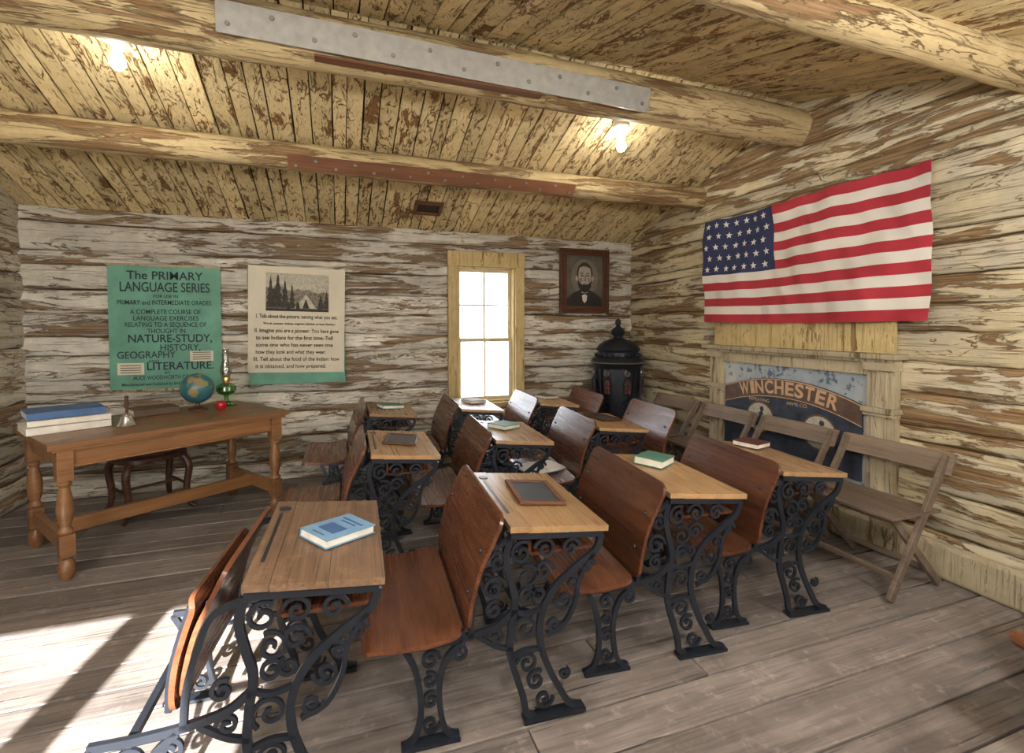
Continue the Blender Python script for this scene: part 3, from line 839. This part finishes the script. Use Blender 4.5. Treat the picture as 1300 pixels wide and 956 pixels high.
for i,(b_,w,x) in enumerate((('I. Talk about the picture, naming what you see.',.70,.0),('Words: pioneer, Indians, wigwam, blanket, arrows, feathers',.62,.02),('II. Imagine you are a pioneer. You have gone',.72,0),
   ('to see Indians for the first time. Tell',.66,-.02),('some one who has never seen one',.66,-.02),('how they look and what they wear.',.60,-.05),
   ('III. Tell about the food of the Indian: how',.74,0),('it is obtained, and how prepared.',.60,-.05))):
    z=.03-i*.066;text(b_,.052 if i!=1 else .03,x,z,.006,we,M_ink,w,bold=.0004)

fe=empty('framed_portrait',(2.64,YB-.045,1.94));mb=MB()
w,h,t=.61,.72,.075
for (a,b,c,d) in((-w/2,-h/2,-w/2+t,h/2),(w/2-t,-h/2,w/2,h/2),(-w/2+t,-h/2,w/2-t,-h/2+t),(-w/2+t,h/2-t,w/2-t,h/2)):
    mb.box(((a+c)/2,0,(b+d)/2),(c-a,.04,d-b),0,.3)
for s in(-1,1):
    mb.box((s*(w/2-t+.006),-.022,0),(.012,.012,h-2*t+.02),1);mb.box((0,-.022,s*(h/2-t+.006)),(w-2*t+.02,.012,.012),1)
    mb.box((s*(w/2-.008),-.022,0),(.014,.016,h),0);mb.box((0,-.022,s*(h/2-.008)),(w,.016,.014),0)
for k in range(22):
    for s in(-1,1): mb.sphere((-w/2+.03+k*(w-.06)/21,-.02,s*(h/2-.036)),.013,0,8);mb.sphere((s*(w/2-.036),-.02,-h/2+.03+k*(h-.06)/21),.013,0,8)
mb.build('carved_frame',[M_frame,M_chair],fe,bevel=.003)
mb=MB();mb.flat(rect(-w/2+t,-h/2+t,w/2-t,h/2-t),.004,0)
mb.flat(ell(0,.04,.17,.21),.005,1)
mb.flat([(-.228,-.283),(.228,-.283),(.22,-.20),(.15,-.14),(.06,-.10),(-.06,-.10),(-.15,-.14),(-.22,-.20)],.006,2)
mb.flat([(-.04,-.12),(.04,-.12),(.025,-.22),(0,-.25),(-.025,-.22)],.007,4)
mb.flat([(-.06,-.125),(-.05,-.170),(0,-.148),(.05,-.170),(.06,-.125),(0,-.138)],.008,2)
mb.flat(ell(0,.085,.100,.125),.007,2)
mb.flat(ell(.100,.03,.016,.032,12),.0072,3);mb.flat(ell(-.100,.03,.016,.032,12),.0072,3)
mb.flat([(-.078,.10),(-.065,.150),(-.02,.168),(.03,.163),(.07,.145),(.080,.10),(.080,.02),(.07,-.04),(.035,-.09),(-.035,-.09),(-.07,-.04),(-.080,.02)],.008,3)
mb.flat([(-.088,.04),(-.072,-.005),(-.045,-.035),(0,-.04),(.045,-.035),(.072,-.005),(.088,.04),(.082,-.06),(.045,-.12),(0,-.135),(-.045,-.12),(-.082,-.06)],.009,2)
mb.flat(ell(0,-.028,.028,.006,12),.0095,5)
for s in(-1,1):
    mb.flat(ell(s*.035,.062,.022,.012,12),.009,5);mb.flat(ell(s*.035,.060,.012,.006,8),.0095,2)
    mb.flat([(s*.012,.080),(s*.06,.086),(s*.062,.094),(s*.018,.090)],.009,2);mb.flat(ell(s*.052,.012,.012,.028,10),.0088,5)
mb.flat([(.004,.07),(.014,.07),(.02,.005),(0,-.004),(-.012,.004),(.004,.02)],.009,5)
mb.build('portrait_print',[M_pbg,M_skind,M_pdark,M_skin,M_wht,M_skind],fe)

# ---------------------------------------------------------------- flag
FW,FH=1.83,.915
fe=empty('american_flag',(XR-.085,2.785,1.93),(0,0,-math.pi/2));mb=MB()
nx,nz=90,78
def wave(x,z):
    return -.018*math.sin(x*5.5+z*2.2)-.012*math.sin(x*11-z*7)-.006*math.sin(z*19+x*4)-.004*math.sin(x*31+z*12)
def sag(x,z):
    t=(x+FW/2)/FW;return -.012*math.sin(math.pi*t*2)*(.5+z/FH)-.012*math.sin(math.pi*t)+.004*math.sin(x*23)*(.5+z/FH)
vs=[];fs=[];ms=[]
for j in range(nz+1):
    for i in range(nx+1):
        x=-FW/2+FW*i/nx;z=-FH/2+FH*j/nz;vs.append((x,wave(x,z),z+sag(x,z)))
ci=37
for j in range(nz):
    for i in range(nx):
        a=j*(nx+1)+i;st=12-j//6
        m=2 if(i<ci and st<7) else (0 if st%2==0 else 1)
        fs.append((a,a+1,a+nx+2,a+nx+1));ms.append(m)
mb.add(vs,fs,0);mb.m=ms
mb.build('cloth',[M_red,M_wht,M_navyf],fe,smooth=True,recalc=False)
mb=MB();cw=FW*ci/nx;chh=FH*7/13
for r_ in range(5):
    for c_ in range(7):
        x=-FW/2+cw*(c_+.55+(.0 if r_%2==0 else .3))/7.5;z=FH/2-chh*(r_+.55)/5.1
        pts=[]
        for k in range(10):
            a=math.pi/2+k*math.pi/5;q=.031 if k%2==0 else .0125
            px,pz=x+q*math.cos(a),z+q*math.sin(a);pts.append((px,wave(px,pz)-.003,pz+sag(px,pz)))
        pts.append((x,wave(x,z)-.003,z+sag(x,z)))
        mb.add(pts,[(10,k,(k+1)%10) for k in range(10)])
mb.build('stars',[M_wht],fe,recalc=False)

# ---------------------------------------------------------------- mantel on right wall
me_=empty('fireplace_surround',(XR-.01,2.84,0),(0,0,-math.pi/2));mb=MB()
hw=.80
for s in(-1,1):
    mb.box((s*(hw-.09),-.03,.75),(.17,.06,.94),0,.3 if s>0 else .8);mb.box((s*(hw-.09),-.066,.74),(.09,.014,.86),0,.5)
    mb.box((s*(hw-.09),-.045,.91),(.20,.10,.035),0,.4);mb.box((s*(hw-.09),-.045,.88),(.185,.08,.02),0,.4)
    mb.box((s*(hw-.09),-.05,1.19),(.19,.09,.06),0,.4)
mb.box((0,-.03,1.17),(2*hw-.34,.055,.09),0,.9);mb.box((0,-.02,1.35),(2*hw-.06,.03,.24),1,.6)
mb.build('surround_boards',[M_mant,M_trim],me_,bevel=.004)
mb=MB();mb.box((0,-.06,1.25),(2*hw+.06,.14,.035),0,.1);mb.box((0,-.05,1.222),(2*hw,.10,.025),0,.6);mb.build('mantel_shelf',[M_mant],me_,bevel=.005)
mb=MB();mb.box((0,-.022,.70),(2*hw-.34,.02,.94));mb.build('mottled_panel',[M_panel],me_)
sg=empty('advertising_sign',(XR-.055,2.84,.0),(0,0,-math.pi/2))
def arcz(x,o=0): return 1.03+o-.30*x*x
mb=MB();xs=[-.60+1.20*i/24 for i in range(25)]
top_=[(x,arcz(x)) for x in xs]
poly=[(-.60,.42),(.60,.42)]+list(reversed(top_))
mb.add([(p[0],y,p[1]) for y in(-.012,0) for p in poly],[tuple(range(len(poly))),tuple(reversed(range(len(poly),2*len(poly))))]+[(k,len(poly)+k,len(poly)+(k+1)%len(poly),(k+1)%len(poly)) for k in range(len(poly))],0)
for i in range(24):
    for o1,o2,m in((-.004,-.012,2),(-.14,-.146,2),(-.012,-.140,1)):
        a,b=xs[i],xs[i+1];mb.flat([(a,arcz(a,o2)),(b,arcz(b,o2)),(b,arcz(b,o1)),(a,arcz(a,o1))],.0132,m)
for cx,cz in((-.22,.70),(.30,.68)):
    mb.flat(ell(cx,cz,.14,.13),.0135,1);mb.flat(ell(cx,cz,.125,.115),.0142,3)
    mb.flat([(cx-.09,cz-.07),(cx+.08,cz-.08),(cx+.05,cz),(cx+.02,cz+.06),(cx-.02,cz+.03),(cx-.06,cz+.02)],.015,0)
    mb.flat(ell(cx+.02,cz+.07,.02,.02,10),.0155,0)
mb.build('board',[M_navysign,M_signbr,M_signtx,M_grey1],sg)
wd='WINCHESTER'
wl=[1.25,.5,1,1,1,.9,.9,.9,.9,1];tot=sum(wl);p=0
for ch,q in zip(wd,wl):
    x=-.44+.88*(p+q/2)/tot;p+=q
    text(ch,.14,x,arcz(x)-.075,.0155,sg,M_signtx,.88*q/tot*.86,'letter',rot=-math.atan(.6*x),bold=.004)
text('REPEATING',.035,-.23,arcz(-.23)-.175,.0155,sg,M_signtx,.2);text('ARMS CO.',.035,.12,arcz(.12)-.175,.0155,sg,M_signtx,.18)

# ---------------------------------------------------------------- ceiling lamps
def lamp(x,y,big=False):
    z=ceil(y);e=empty('ceiling_light_bulb' if not big else 'added_fill_globe',(x,y,z),(0,0,0));mb=MB()
    if big:
        mb.lathe([(.055,-.002),(.06,-.012),(.05,-.03),(.03,-.04),(.022,-.06),(.001,-.062)][::-1],seg=24)
        mb.cyl((0,0,-.05),(0,0,-.14),.006)
    else:
        mb.lathe([(.06,.03),(.065,-.03),(.058,-.05),(.036,-.07),(.030,-.085),(.028,-.12),(.020,-.13),(.001,-.132)][::-1],seg=24)
    mb.build('porcelain_base',[M_porc],e,smooth=True)
    mb=MB()
    if big: mb.sphere((0,0,-.27),.15,0,24)
    else: mb.lathe([(.001,-.225),(.020,-.220),(.035,-.200),(.036,-.178),(.028,-.155),(.018,-.135),(.015,-.12)],seg=20)
    mb.build('bulb',[M_fill_globe if big else M_bulb],e,smooth=True)
lamp(-1.08,3.17);lamp(2.03,3.27)
lamp(-1.5,.5,True);lamp(.3,-.1,True);lamp(2.1,.1,True)  # out-of-view globes added as soft fill light for the interior

# ---------------------------------------------------------------- world, sun, camera
w=bpy.data.worlds.new('sky');sc.world=w;w.use_nodes=True
nt=w.node_tree;bg=nt.nodes['Background'];bg.inputs[0].default_value=(.88,.93,1,1);bg.inputs[1].default_value=5.0
sl=bpy.data.lights.new('sun','SUN');sl.energy=32;sl.angle=R(.6);sl.color=(1,.96,.90)
so=bpy.data.objects.new('sun',sl);col.objects.link(so)
az=R(9);el=R(28);d=Vector((math.sin(az)*math.cos(el),math.cos(az)*math.cos(el),-math.sin(el)))
so.rotation_euler=d.to_track_quat('-Z','Y').to_euler();so.location=(-2,-6,6)
cam=bpy.data.cameras.new('camera');co=bpy.data.objects.new('camera',cam);col.objects.link(co)
co.location=(0,0,1.45);co.rotation_euler=(R(88),0,R(-19.45))
cam.sensor_width=36;cam.sensor_fit='HORIZONTAL';cam.lens=623/1300*36;cam.shift_y=-44.5/1300;cam.clip_start=.02
sc.camera=co
sc.view_settings.view_transform='Standard'
sc.view_settings.look='None'
sc.view_settings.exposure=0.62
